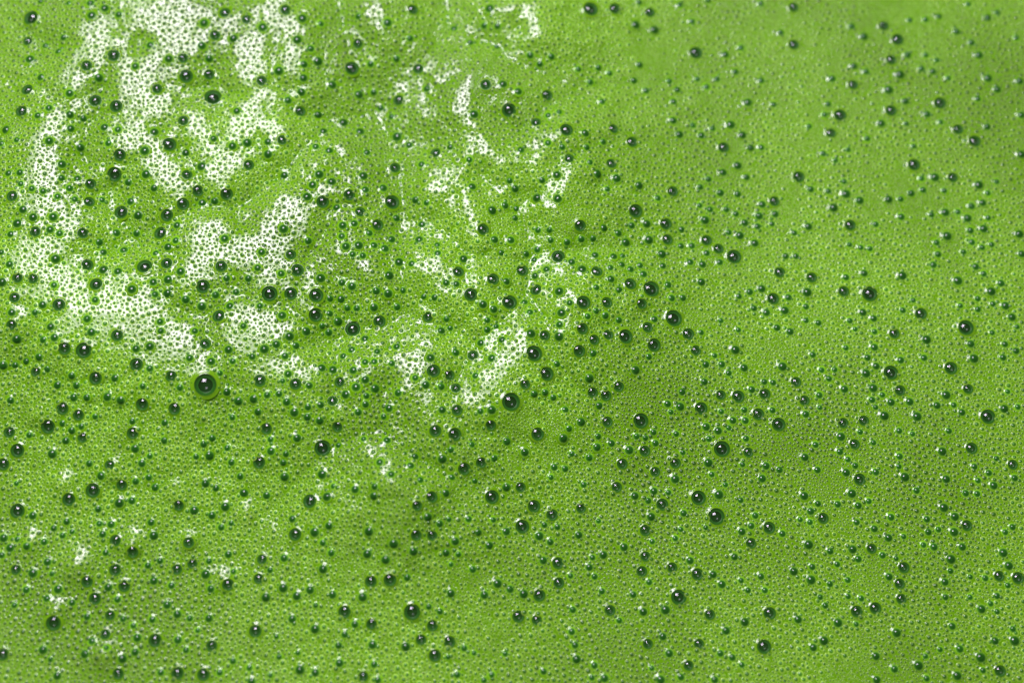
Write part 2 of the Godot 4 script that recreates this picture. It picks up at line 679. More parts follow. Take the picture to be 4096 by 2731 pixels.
	lump([-32.7, 16.0, 2.04, 0.30])
	lump([-44.4, 36.7, 1.63, 0.30])
	lump([-40.9, 26.8, 1.77, 0.30])
	lump([-73.5, 31.0, 1.63, 0.35])
	lump([-18.4, 23.4, 2.04, 0.30])
	# bubbles, largest first: x, z, radius
	lay([-47.2,7.5,1.79, -0.2,9.9,1.5, -48.6,-40.6,1.49, 25.9,-4.6,1.44, 22.3,-9.2,1.41, 31.9,26.8,1.37, -29.1,16.9,1.33, 3.4,2.2,1.34, 33.1,16.2,1.35, -15,41.6,1.3, -38,-7.2,1.31, -66.1,2.2,1.3, -25,-2.1,1.29, 58.1,-9.4,1.33, 73.3,-3.8,1.32, 20.3,12,1.28, 25.7,39.2,1.25, -79.2,-54.6,1.31, -57.8,-11.7,1.25, -0.4,-6.3,1.26, -68.9,43.3,1.2, 13.2,-57.6,1.3, -63.6,-27.1,1.24, -19.2,-23.2,1.25, 36.2,-15.4,1.26, 18,-1.2,1.22, -64.2,23.3,1.19, -75.6,26.4,1.19, 29.2,23.9,1.21, 60.7,3.7,1.24, 75.7,10.8,1.23, -0.5,-38.7,1.23, -30.7,-7,1.18, 11.2,-6.1,1.18, -71.5,13.6,1.16, 5.4,5.3,1.17, 38.5,46.6,1.15, -55,-32,1.18, -26.3,-46.5,1.21, -48.4,-8.3,1.15, -30.7,-3.9,1.15, 20.1,-22.4,1.19, -76.1,17.2,1.13, -30.9,25,1.12, -3,24.2,1.13, 42.3,12.2,1.16, 1.7,28.6,1.13, -53,-44,1.16, -62.3,-21,1.13, -6.5,-7.3,1.12, 7.4,-14.2,1.13, -57.9,4.4,1.09, -8.8,15,1.09, -12.2,5.1,1.1, 22.6,-0.1,1.13, -53.6,45.8,1.07, 31.1,-51.2,1.16, 8.8,-35.2,1.12, -55.8,-17.4,1.09, -33.8,-11.1,1.09, -34.7,-7.3,1.08, -64.2,6.4,1.06, -67.8,24.7,1.06, 30,9.8,1.09, 4,14.6,1.07, 70.4,2.9,1.1, -50,50.6,1.03, -64.8,-47.2,1.09, -67.4,-39.6,1.08, -63.9,-38.5,1.08, -62.8,-30.1,1.07, 55,-40.4,1.12, -45.5,-23.8,1.06, -54.8,-20.2,1.06, -65,-8.5,1.04, -70.4,-5,1.04, -45.8,-3.6,1.04, -30.2,-22.6,1.06, -69.1,1.9,1.03, -56.9,10.4,1.03, -69.3,10.9,1.03, -38.9,6.8,1.03, -38.8,19.1,1.03, -7.3,20.1,1.02, 36,7.8,1.06, 3.5,25.5,1.03, -38.6,44.4,1.01, -46.1,50.8,1, -33,30,1.02, -18.4,36.9,1.01, -25.2,41.6,1.01, 39.6,41.6,1.02, 17.4,-58.2,1.08, 65.5,-54.2,1.09, 71.9,-42.7,1.08, 77.2,-35.9,1.08, 66.8,-31.7,1.07, -52.3,-22,1.03, -61.1,-0.2,1, -3,-9.9,1.02, -20.8,-3.3,1.02, 25.1,-20.5,1.05, 1.7,-11.9,1.03, 18.9,-9.8,1.03, 28.2,-2.1,1.03, 42.3,-8.4,1.04, 66.2,-6.1,1.04, -51.9,11.1,0.99, -78.2,19.3,0.99, -11.8,14.5,0.99, 10.5,1.6,1.01, 39.1,10.6,1.02, 23.5,25,1, 54.7,20.9,1.01, -60.2,35.3,0.98, -63,39.6,0.98, -76.1,47.9,0.97, -11.5,48,0.97, 28.7,35.7,0.99, 4.3,39,0.99])
	lay([1.1,42.2,0.98, 40.1,28.5,1, 78.3,36.2,1, -78.5,-41.4,1.01, -79,-37.5,1.01, -66.7,-11.8,0.98, -45.7,-11.6,0.98, -4.6,-18.1,0.99, 3.8,-8.6,0.99, 11,-1.9,0.98, 47.5,-29.4,1.03, -58.3,14.7,0.96, -33.4,7.3,0.96, -12.2,24.6,0.95, 72.7,15.9,0.99, -60.4,30.9,0.95, -58.7,37.7,0.95, -43,37.5,0.95, -21.3,37.1,0.95, -9.3,46,0.94, 6.3,26.8,0.96, 7.2,34.1,0.96, 53,41.3,0.96, 55.9,40.8,0.96, -47.2,-55.2,0.99, -4.3,-42.9,0.98, 19.8,-34.4,0.99, 35.2,-34.3,1, 63.6,-41.3,1.01, -50.1,-24.3,0.96, -67.6,-16.9,0.95, -54.3,-12.1,0.95, -26,-23.8,0.96, -21.4,-19.1,0.96, -8.5,-11.1,0.95, 10.9,-19.1,0.97, 13.5,-11.6,0.96, 15,-6.4,0.95, 55.6,-21.1,0.99, -52.5,6.2,0.93, -47.6,0.9,0.93, -77.5,14.4,0.93, -37.8,14,0.93, 40.3,7.3,0.96, 20.9,16.7,0.94, -57.6,32.7,0.92, -64.3,37.1,0.92, -45.1,46.6,0.91, -58.8,50.7,0.9, 20.8,29,0.93, 60.7,34.6,0.93, 74.3,50.2,0.92, -69,-45.3,0.94, -18.6,-41.2,0.96, 5.8,-41.7,0.95, -79.1,-22.8,0.92, -67.2,-25.4,0.93, -75,-16.9,0.91, 26.4,-26.2,0.95, 25.3,-17.9,0.94, 31.8,-18.1,0.95, 20.7,-6.6,0.92, 21.6,-2.9,0.92, 43.6,-12.9,0.94, 53.9,-9.8,0.94, -66.8,11.9,0.9, -6.1,2.3,0.91, -8.5,11.2,0.9, -4.7,19.1,0.89, 14.8,8.2,0.91, 15,12.3,0.91, 17.3,18.8,0.91, 25.7,18.5,0.91, 62,6.6,0.93, -49.2,31.2,0.89, -14.5,30.3,0.88, -11.9,43.6,0.88, 20.1,35.3,0.89, 7.3,37.1,0.89, 15.1,41.2,0.89, 48.6,27,0.91, 71,28.1,0.91, -49.4,-44.6,0.91, -53,-36.1,0.9, -48.6,-51.1,0.92, -42.2,-28.7,0.9, -37.3,-55.8,0.92, -40.7,-43.2,0.91, -16.4,-56.7,0.93, -15.4,-46.5,0.92, -34.4,-38.5,0.91, -12.4,-31.6,0.91, -18.9,-29.3,0.91, 23.4,-58.2,0.94, 16.2,-30.1,0.91, 47.8,-53.1,0.95, 64.2,-50.5,0.95, 74.6,-38,0.93, -67.2,-22.4,0.89, -51.9,-26.9,0.89, -77.1,-9.3,0.87, -77.3,-6.1,0.87, -77.4,-1.7,0.87, -24.2,-21.1,0.89, -34.9,-13.7,0.88, -13.2,-3.9,0.88, 33.7,-16.7,0.91, 15.2,-1.3,0.88, 5.1,-0.8,0.88, 12.9,-0.3,0.88, 43.3,-25.1,0.92, 48.8,-12.1,0.91, 61.7,-2.8,0.9, -59.8,22.5,0.86, -51,25.6,0.86, -26.7,6.8,0.87, -27.7,9.7,0.86, -26.9,13.7,0.86, -9.7,5.6,0.87, -3.3,13.5,0.86])
	lay([29.4,0.5,0.89, 16.8,6.8,0.88, 12.7,7.8,0.88, 16.4,22.4,0.87, 45.4,5.3,0.89, 46.6,8.3,0.89, 55.9,11.5,0.89, 52.6,11.9,0.89, 54.2,15.3,0.88, -50.9,35.2,0.85, -61.1,44.9,0.84, -21.1,43.4,0.85, -13.6,45.7,0.84, 37.2,30.9,0.87, 24.8,34.7,0.86, 30.4,41.8,0.86, 75.4,35.9,0.86, 59.9,37.1,0.86, 60,39.4,0.86, -79.5,-50.6,0.88, -43.6,-54.1,0.89, -57.5,-41.6,0.87, -53.6,-47,0.88, -25.4,-50.7,0.89, -37,-33,0.87, 3.9,-36.8,0.88, 16.7,-36.4,0.88, 9.2,-30.4,0.87, 48.1,-60,0.92, 63.3,-56.7,0.91, 57.5,-45.9,0.9, 53.3,-37.2,0.9, -74.7,-9.2,0.84, 73.1,-29.5,0.89, -73.6,5.3,0.83, -66.1,15.3,0.83, -61.7,19.5,0.83, -8.7,7.6,0.83, -14.4,26,0.82, 2,7.1,0.83, 33.2,7.6,0.85, 37.3,16.7,0.85, 22.5,19.9,0.84, 1.4,22.7,0.83, 10.8,25.7,0.83, 72.9,6.3,0.86, 79,18.5,0.85, -75.2,35.3,0.82, -48.6,34.3,0.82, -60.6,42.1,0.81, -12.1,30.3,0.82, -38,33.7,0.82, -22.2,51.1,0.81, -38.4,36.6,0.82, 20.7,33,0.83, 3.9,42.7,0.82, 20.8,46.2,0.82, 28.6,46.2,0.82, 26.9,49.4,0.82, 55.9,31.7,0.83, 76.9,45.7,0.82, 71.5,48.2,0.82, -58.8,-30.8,0.83, -49.7,-28.4,0.83, -40.9,-52.6,0.85, -38,-45,0.84, -31.8,-47.1,0.85, -3.7,-56.8,0.86, -18.7,-34.9,0.85, 36.5,-38.4,0.86, 65.5,-47.8,0.87, 63.4,-45,0.87, -59.5,-20.4,0.82, -77.9,-18.3,0.81, -71.5,-12.5,0.81, -64.1,-11,0.81, -79.4,-8.6,0.8, -76.6,0.4,0.8, -36.2,-17.9,0.82, -30.1,-9.8,0.81, -3.2,-21.5,0.83, -19.4,-10.5,0.82, -27.3,-3.2,0.81, 13.8,-28,0.83, 7.3,-0.6,0.81, 2.9,-1,0.81, 55.2,-26.5,0.85, 70.1,-29.5,0.86, 71.4,-19.3,0.85, 72.6,-11.7,0.84, 47.9,-9.6,0.84, 66.8,-1.8,0.83, -70.7,17.7,0.8, -46.5,18,0.8, -60.1,25.2,0.79, -48.6,26.3,0.79, -38.4,1.8,0.8, -21.2,7.8,0.8, -29.1,20.9,0.79, 32.4,23.4,0.81, 43.3,2.8,0.82, 74.2,1.3,0.83, 59.2,10.7,0.82, 64.4,10.8,0.82, 61.8,20.5,0.81, -72.6,35.8,0.78, -46.5,35.9,0.79, -30,29.7,0.79, -21.7,29.7,0.78, -17.9,31.6,0.78, -31.7,50.1,0.78, 23.6,41.1,0.79, 46.1,31.1,0.8, 68.1,33.3,0.8, 46.2,36.5,0.8, 61.9,49.4,0.79, -78.7,-47.1,0.81, -81.3,-34.4,0.8, -52.4,-30.8,0.8, -42.6,-32.5,0.8])
	lay([-34.5,-54.3,0.81, -35.2,-50.5,0.81, -25.1,-42.2,0.81, -27.5,-37.2,0.81, -6.2,-37.7,0.8, 20.9,-55.6,0.83, 24.1,-55,0.83, 80.3,-47.2,0.83, -72.4,-19.4,0.78, -59.4,-7.7,0.77, -53.9,-9.4,0.78, -53.9,-7.2,0.77, -48.5,-5.2,0.77, -58.4,-26.9,0.79, -30.9,-27.2,0.79, -28.9,-26,0.79, -32.7,-23.4,0.79, -23.9,-27.3,0.8, -24.3,-15.3,0.78, -17.9,-12.9,0.79, -32.1,-1.3,0.77, -34.6,-0.3,0.77, 17,-27.6,0.8, 4,-23.8,0.8, 7.3,-23.4,0.79, 31.6,-21.5,0.81, 18.4,-17.1,0.8, 22.2,-17.7,0.8, 24.3,-15.4,0.8, 11.1,-11.9,0.79, 7.4,-8,0.78, 53,-24.1,0.81, 77.3,-28.2,0.82, 63.6,-12.5,0.81, 77.9,-9.9,0.8, -78.7,4.3,0.77, -62.3,9.2,0.76, -42.2,9.8,0.76, -41.1,23.6,0.76, -43.9,25.7,0.76, -27.8,4.8,0.77, -24.1,7.7,0.76, -25.7,8.8,0.76, -33.5,11.6,0.76, -3.2,11.2,0.76, -10.7,18.7,0.76, -34.9,21.2,0.76, -28.2,24.4,0.76, 35.8,0.2,0.79, 19.5,4.1,0.78, 12.1,5.7,0.77, 26.6,9.6,0.78, 10.8,12.5,0.77, 8,15.1,0.77, 18.4,16.6,0.77, 30.9,18.4,0.78, 25.6,21,0.77, 56.7,3.8,0.79, 57.7,6.2,0.79, 69.3,7.3,0.79, 52.1,14.1,0.78, 68,16.4,0.78, 53.3,23.1,0.77, 67.6,25.3,0.77, -54.6,30.1,0.76, -68.6,38.2,0.75, -63.9,47.8,0.74, -70.2,47.2,0.74, -58.3,48.5,0.74, -21.9,33,0.75, -19.1,33.9,0.75, -28.6,35.2,0.75, -34.6,38,0.75, -37.2,39.4,0.75, -22.5,39.4,0.75, -2.1,37.3,0.75, -29.6,44.1,0.75, -15.9,46.7,0.75, 4.3,30,0.76, 1.9,38.8,0.75, 22.6,51.5,0.75, 68.9,29.1,0.77, 76.3,32.3,0.77, 50,43,0.76, 58.9,44.5,0.76, 47.7,45.7,0.76, 67.7,50.9,0.75, -68.8,-54.2,0.78, -74,-32.2,0.76, -71.8,-28.4,0.76, -45.6,-50.6,0.78, -57.5,-34.1,0.76, -50.5,-53.2,0.78, -67,-43.4,0.77, -50.7,-49.3,0.77, -29.4,-43.3,0.78, -20.5,-53.8,0.78, -24.7,-35.6,0.77, -39.2,-30.6,0.76, 37.4,-31.2,0.78, 39.6,-42.5,0.79, 59.8,-54.7,0.8, 79.1,-51.4,0.8, 84.8,-33.6,0.79, -75.5,-19.3,0.75, -52,-10.7,0.74, -65.1,-0.7,0.73, -49.4,-22.5,0.76, -20.2,-15.1,0.75, -7.7,-13.4,0.75, -25.2,-8.7,0.75, -35.9,-3.7,0.74, -26.9,-6.7,0.75, -19.5,-7.6,0.75, 37.3,-19.1,0.77, 7.7,-4.4,0.74, 57.4,-25.4,0.78, 71.4,-23.4,0.78, 75,-22.4,0.78, 77.5,-20.6,0.78])
	lay([83.3,-19.7,0.78, 80,-7.5,0.77, 44.1,-6.5,0.76, -56,1.5,0.73, -43.9,1.9,0.73, -60.2,9.8,0.73, -67.6,9.2,0.73, -57.9,17,0.73, -39.8,9.6,0.73, -63,21.1,0.73, -12.7,3,0.74, -13.4,7.3,0.73, -0.8,22.7,0.73, 78.4,9.5,0.75, 45.8,23.5,0.74, -76.3,32,0.72, -77.4,30.5,0.72, -61.1,37.9,0.72, -56.3,45.4,0.71, -12.8,27.6,0.72, -14.9,32.7,0.72, -32.5,39.2,0.72, -20.9,46.4,0.71, 21.7,26.9,0.73, 35.7,42.9,0.72, 9.9,48.5,0.72, 52.9,31.8,0.73, 69.2,26.7,0.74, 77,34.3,0.73, 43.6,35.2,0.73, 72.2,40.9,0.73, -66.8,-55.6,0.74, -65.5,-34.8,0.73, -71.4,-40.5,0.73, -71.2,-37,0.73, -69.3,-31.6,0.73, -44.9,-31.8,0.73, -49.5,-47.3,0.74, -55.9,-46.8,0.74, -31.6,-38.3,0.74, -34.3,-41.6,0.74, -34,-43.9,0.74, -29.5,-31.6,0.73, -1.5,-43,0.74, 11.9,-34.9,0.74, 27.8,-36.3,0.75, 38.4,-36.6,0.75, 81.7,-45.2,0.76, 61.8,-39,0.75, -77.2,-20.6,0.71, -61.8,-10.7,0.71, -56.2,-9,0.71, -51,-6.2,0.71, -72.9,-5,0.7, -61.4,-14.6,0.72, -54.3,-14.9,0.71, -45.4,-16.2,0.71, -70.7,0.2,0.7, -36.6,-27.4,0.73, -31.9,-25.4,0.72, -20.7,-25.5,0.73, -26.9,-18.6,0.72, -26.3,-15.1,0.72, -14.8,-16.8,0.72, -21.4,-8,0.71, -21.7,-5.4,0.71, -4.6,-5.7,0.71, 7.2,-27.5,0.73, 20.7,-26.7,0.74, 14.8,-19.1,0.73, 21.9,-20.4,0.73, 39.7,-17.8,0.74, 30.6,-10.9,0.73, 40.5,-10.1,0.73, 40.6,-22.5,0.74, 62.2,-25.6,0.75, 80.9,-5.6,0.73, -73.1,3.1,0.7, -44,8.4,0.7, -70.2,7.3,0.7, -61.2,6.4,0.7, -54.7,22.8,0.69, -47,22.2,0.7, -46.5,3.8,0.7, -36.6,1,0.7, -29.5,4.6,0.7, -24.6,5,0.7, -22.7,6.5,0.7, -34.7,10,0.7, -29.6,12.8,0.7, -19,10.8,0.7, -33,15.5,0.7, -3.2,2.9,0.7, -0.8,15.8,0.7, -37,17.4,0.7, -21,24.5,0.69, 30.7,12.7,0.71, 32.6,13.3,0.71, 13.3,16.3,0.7, 2,17.4,0.7, 19.2,23.7,0.7, 39.3,20.8,0.71, 37.1,3.1,0.72, 60.4,8.5,0.72, 63.4,8.4,0.72, 46.2,17.4,0.71, 75.7,21.8,0.71, 68.3,20.8,0.71, 52.6,19.8,0.71, -73.2,27.1,0.69, -70.5,34.1,0.69, -54.3,36.9,0.69, -52.1,40.5,0.69, -50.5,41.9,0.68, -50.2,45.7,0.68, -67.8,51,0.68, -0.8,29.4,0.69, -8.6,31.1,0.69, -3.4,31.6,0.69, -30.5,38.3,0.69])
	lay([-27.1,39,0.68, -9.2,38.8,0.69, -4.1,39,0.69, -33.1,42.6,0.68, -25.8,49.1,0.68, 17.4,31.6,0.7, 14.2,32.8,0.7, 4.9,33.7,0.69, 32.4,37.2,0.7, 20.2,41.4,0.69, 32.8,44.2,0.69, 24,47.6,0.69, 14.1,51.3,0.68, 58.6,30,0.7, 43.9,42.5,0.69, 55.5,48,0.69, 55.4,51.5,0.69, -76.4,-43.5,0.7, -70.9,-34.6,0.69, -69.2,-56.5,0.71, -59.1,-49.3,0.7, -36.4,-40.1,0.7, -34,-46.3,0.7, -30.6,-35.3,0.7, 1,-41.8,0.7, 26.8,-38.7,0.71, 67,-51.4,0.73, 54,-47,0.72, 85.6,-46.7,0.73, 85.4,-40.6,0.72, 69.6,-40.7,0.72, -77.5,-3.7,0.67, -71.4,-1.5,0.67, -65.9,-2.8,0.67, -78.5,-11.5,0.67, -62.8,-17.5,0.68, -47.4,-22.7,0.69, -61.3,-25.8,0.69, -72.7,-17.3,0.68, -44.1,-5.2,0.67, -46.4,-7,0.67, -60.8,-22.7,0.69, -14.4,-19.5,0.69, -19.2,-16.9,0.69, -2.8,-16.6,0.69, -0.2,-16.7,0.69, -11.1,-1.7,0.68, -2.9,-5,0.68, -23,-0.4,0.67, -6.4,-25.4,0.69, 38.2,-21.3,0.7, 30.9,-13.9,0.7, 15.7,-10.4,0.68, 21.1,-11.7,0.69, 25.1,-10.1,0.69, 41.1,-6.1,0.69, 34.3,-26.3,0.71, 41.2,-24.5,0.71, 34.9,-29.9,0.71, 0.5,-25.3,0.69, 48.7,-20.8,0.71, 83.4,-16.3,0.7, 79.6,-11.3,0.7, 56.8,-6.3,0.7, 44.8,-3,0.69, -58.1,1.9,0.67, -75.2,3.6,0.67, -67.8,14.2,0.66, -67.2,7.4,0.66, -68.7,15.7,0.66, -56.8,19.2,0.66, -58.2,24.8,0.66, -25,1.5,0.67, -34.6,5.7,0.66, -17.6,8.5,0.66, -31.5,12.3,0.66, -8.8,1.9,0.67, -10.8,11.2,0.66, -19.2,15.8,0.66, -14.9,18.3,0.66, -37.6,24,0.66, -23.9,23.4,0.66, -10.1,23.9,0.66, -39.1,11.5,0.66, 12.7,1.8,0.67, 13.7,9.8,0.67, 22.2,22.9,0.67, 40,18.8,0.68, 3.4,8.5,0.67, 58.3,-0.5,0.69, 73.9,-1.1,0.69, 67.7,9,0.68, 53.1,6.4,0.69, 46.7,25.9,0.67, -61.2,28.4,0.66, -45.9,27,0.66, -73.7,31.8,0.66, -45.6,38.1,0.65, -45.7,42.5,0.65, -56.5,47.5,0.65, -38.9,51.8,0.65, -27.8,28.8,0.66, -10,32.8,0.65, -34.6,33.5,0.66, -0.2,38.1,0.66, -29.4,50.5,0.65, 10.4,29.8,0.66, 35.8,29.1,0.67, 27.6,33.6,0.66, 31.1,35.7,0.66, 23.1,45.1,0.66, 65.6,31.4,0.67, 70,31.4,0.67, 58.3,36,0.66, 46,46.7,0.66, 58.2,49.9,0.65, 73.9,45.7,0.66, 68.4,46.9,0.66, 66.9,36.8,0.66, -61.2,-45.4,0.66])
	lay([-74.5,-37.9,0.66, -9.6,-54,0.68, -13.9,-42.9,0.67, -33,-49.1,0.67, -39.3,-32.7,0.66, -16.7,-33.4,0.67, 3,-48.6,0.67, 31.5,-36.3,0.68, 39.7,-34.4,0.68, 36.1,-51.1,0.69, 1.4,-31.7,0.66, 57.8,-56.6,0.69, 57.8,-49.3,0.69, 75.6,-55.7,0.69, 78,-53.7,0.69, 81.1,-58.3,0.7, 66.1,-43,0.69, 79.5,-38.5,0.68, -59.7,-17.6,0.65, -65.2,-15.7,0.65, -53.1,-18.5,0.65, -57,-24.6,0.65, -69.3,-26.2,0.65, -70.3,-24.4,0.65, -72.5,0.5,0.63, -78.2,-26.8,0.65, -41.4,-9.7,0.64, -23.5,-24.9,0.66, -28,-21.8,0.65, -25.1,-19,0.65, -18.5,-20.6,0.66, -32.3,-16.1,0.65, -21.9,-15.5,0.65, -1.1,-22.5,0.66, -26.8,-9.3,0.64, -18.1,-5.7,0.64, -36.3,-10.5,0.64, -28.7,-1.4,0.64, -15.5,-23.5,0.66, -0.9,-9.7,0.65, -1.6,-0.1,0.64, -39.5,-14,0.64, 17.2,-18.5,0.66, 11.1,-17.1,0.65, 13.3,-14.5,0.65, 16.3,-14.4,0.66, 9.5,-13.2,0.65, 17,-8.7,0.65, 25.6,-7.9,0.65, 38.5,-9.5,0.66, 14.7,-4.3,0.64, 7.4,-2.5,0.64, 19,-12.4,0.65, 37.2,-26.2,0.67, 43.3,-22.9,0.67, 66,-26.7,0.67, 64.1,-22.6,0.67, 75.8,-24.5,0.67, 77.7,-25.1,0.67, 68.8,-14.4,0.67, 75.7,-14.1,0.67, 57.4,-12.9,0.67, 44.8,-8.7,0.66, 42.7,-3.6,0.66, -49.8,3.3,0.63, -53.4,13.1,0.63, -53.4,15.8,0.63, -65.5,9.3,0.63, -77.4,9.6,0.63, -46.1,15.4,0.63, -64.9,19.2,0.63, -67.9,6,0.63, -55.8,5,0.63, -33.6,1.1,0.64, -35.2,2.8,0.63, -31.3,7.5,0.63, -23.7,11.5,0.63, -15.5,19.8,0.62, -20.2,19.4,0.62, -2.7,18.4,0.63, -29.5,10.4,0.63, -11,7.5,0.63, -4.9,0.3,0.64, 27,7.2,0.65, 24.6,9.2,0.64, 15.6,15.6,0.64, 12.1,17.9,0.64, 6.6,19.5,0.63, 35,11.6,0.65, 37,11.6,0.65, 30.9,2.7,0.65, 33.5,2.6,0.65, 38.2,6.6,0.65, 30.6,5.5,0.65, 62.4,1.6,0.66, 71.6,10.1,0.65, 46.7,10.5,0.65, 57.3,19.7,0.64, 54.2,25,0.64, 58.4,2.6,0.65, -62.4,29.9,0.63, -55.1,28.1,0.63, -43.2,32.9,0.63, -73.4,38.3,0.62, -70.2,39.6,0.62, -63,45.9,0.62, -33.5,27.6,0.63, -11,28.5,0.62, -5.1,29.7,0.62, -15.8,36.5,0.62, -5.9,35.2,0.62, -23.6,43.4,0.62, 12,34.7,0.63, 34.5,33,0.63, 30.8,51.5,0.62, 56.5,28.6,0.64, 59.2,26.8,0.64, 53.7,33.3,0.63, 67.5,43.5,0.63, -69.1,-36.5,0.62])
	lay([-76.4,-49.6,0.63, -74,-48.2,0.63, -76.2,-36.6,0.62, -63.3,-34.4,0.62, -64.7,-32.1,0.62, -48,-33.1,0.62, -44.5,-37.9,0.63, -64.5,-54.6,0.64, -16.8,-51.5,0.64, -23.2,-47.1,0.64, -19,-48.1,0.64, -31.7,-32.3,0.63, -23.5,-31.8,0.63, -14.6,-29.6,0.63, 6.5,-48.4,0.64, 27,-42.2,0.64, 22.4,-43.9,0.64, 20.4,-45.6,0.65, 21.4,-48.4,0.65, 27.7,-44.4,0.65, 42,-46.5,0.65, 13,-44.7,0.64, 59.8,-48.3,0.65, 69.2,-48.9,0.65, 71.1,-48.4,0.65, -78.8,-16.5,0.61, -55.8,-7,0.61, -64.9,-5.9,0.6, -54.7,-2.5,0.6, -64.5,-14.1,0.61, -71.7,-26.1,0.62, -71.2,-16.7,0.61, -43.3,-7.6,0.61, -80.1,-26.8,0.62, -44.8,-9.7,0.61, -53.1,-15.9,0.61, -15.9,-12.5,0.61, -28.6,-6.7,0.61, -17.2,-8.3,0.61, -24.4,-5.3,0.61, -25.9,-5.4,0.61, -3.9,-1.8,0.61, -12.2,-6.9,0.61, -10.4,-9.2,0.61, -28.6,-4.3,0.61, -22.7,-17.6,0.62, -40,-11.4,0.61, -11.8,-14.2,0.61, -23.6,-13.6,0.61, -27,-16.8,0.61, 19.4,-20,0.63, 27.7,-19.8,0.63, 8.8,-16.5,0.62, 27.5,-17,0.63, 29.3,-17.1,0.63, 31.7,-15.9,0.63, 2.3,-14.7,0.62, 4.1,-15.5,0.62, 33.8,-14.4,0.63, 28.9,-14.2,0.63, 5.5,-12,0.62, 3.7,-11,0.62, 27.5,-8.1,0.62, 22.7,-4.3,0.62, 2.8,-4.7,0.61, 16.9,-3.8,0.61, 24.4,-13.4,0.62, 32.5,-23.4,0.63, 40.3,-20.7,0.63, 38.8,-29.2,0.64, 49.4,-27.3,0.64, 68,-27.3,0.64, 75.3,-20.3,0.64, 75.4,-18.3,0.63, 69.7,-16.2,0.63, 54.4,-12.2,0.63, 58.5,-5.3,0.63, -76.9,4.2,0.6, -51.1,7.9,0.6, -47.4,16.3,0.6, -57.7,21.9,0.6, -55.7,21.3,0.6, -41.7,21.1,0.6, -45.4,22.9,0.6, -63.3,26.1,0.59, -69.3,13.1,0.6, -71.8,4.9,0.6, -43.1,19,0.6, -40.2,3,0.6, -18,1,0.61, -22.8,3.7,0.6, -26.3,2.5,0.6, -9.2,21.4,0.59, -9.4,17.3,0.59, -18.4,21.3,0.59, -20.9,23.1,0.59, -14,22,0.59, -5.7,5.7,0.6, -22.6,10.3,0.6, -37.7,9,0.6, -35.9,8.8,0.6, -31.4,10.8,0.6, -35.1,19.1,0.6, 8.3,19.7,0.6, 7,3.6,0.6, 22.6,15.4,0.61, 8.3,10.7,0.6, 5.1,8.2,0.6, 57.1,1.2,0.62, 66.2,1.2,0.62, 81.1,-0,0.62, 78.9,1.1,0.62, 57.4,8.1,0.62, 49,7.4,0.62, 51.8,16.5,0.61, 61.2,17.2,0.61, 79.1,20.6,0.61, 48.1,19.4,0.61, 42.1,19.4,0.61, 51,24.8,0.61])
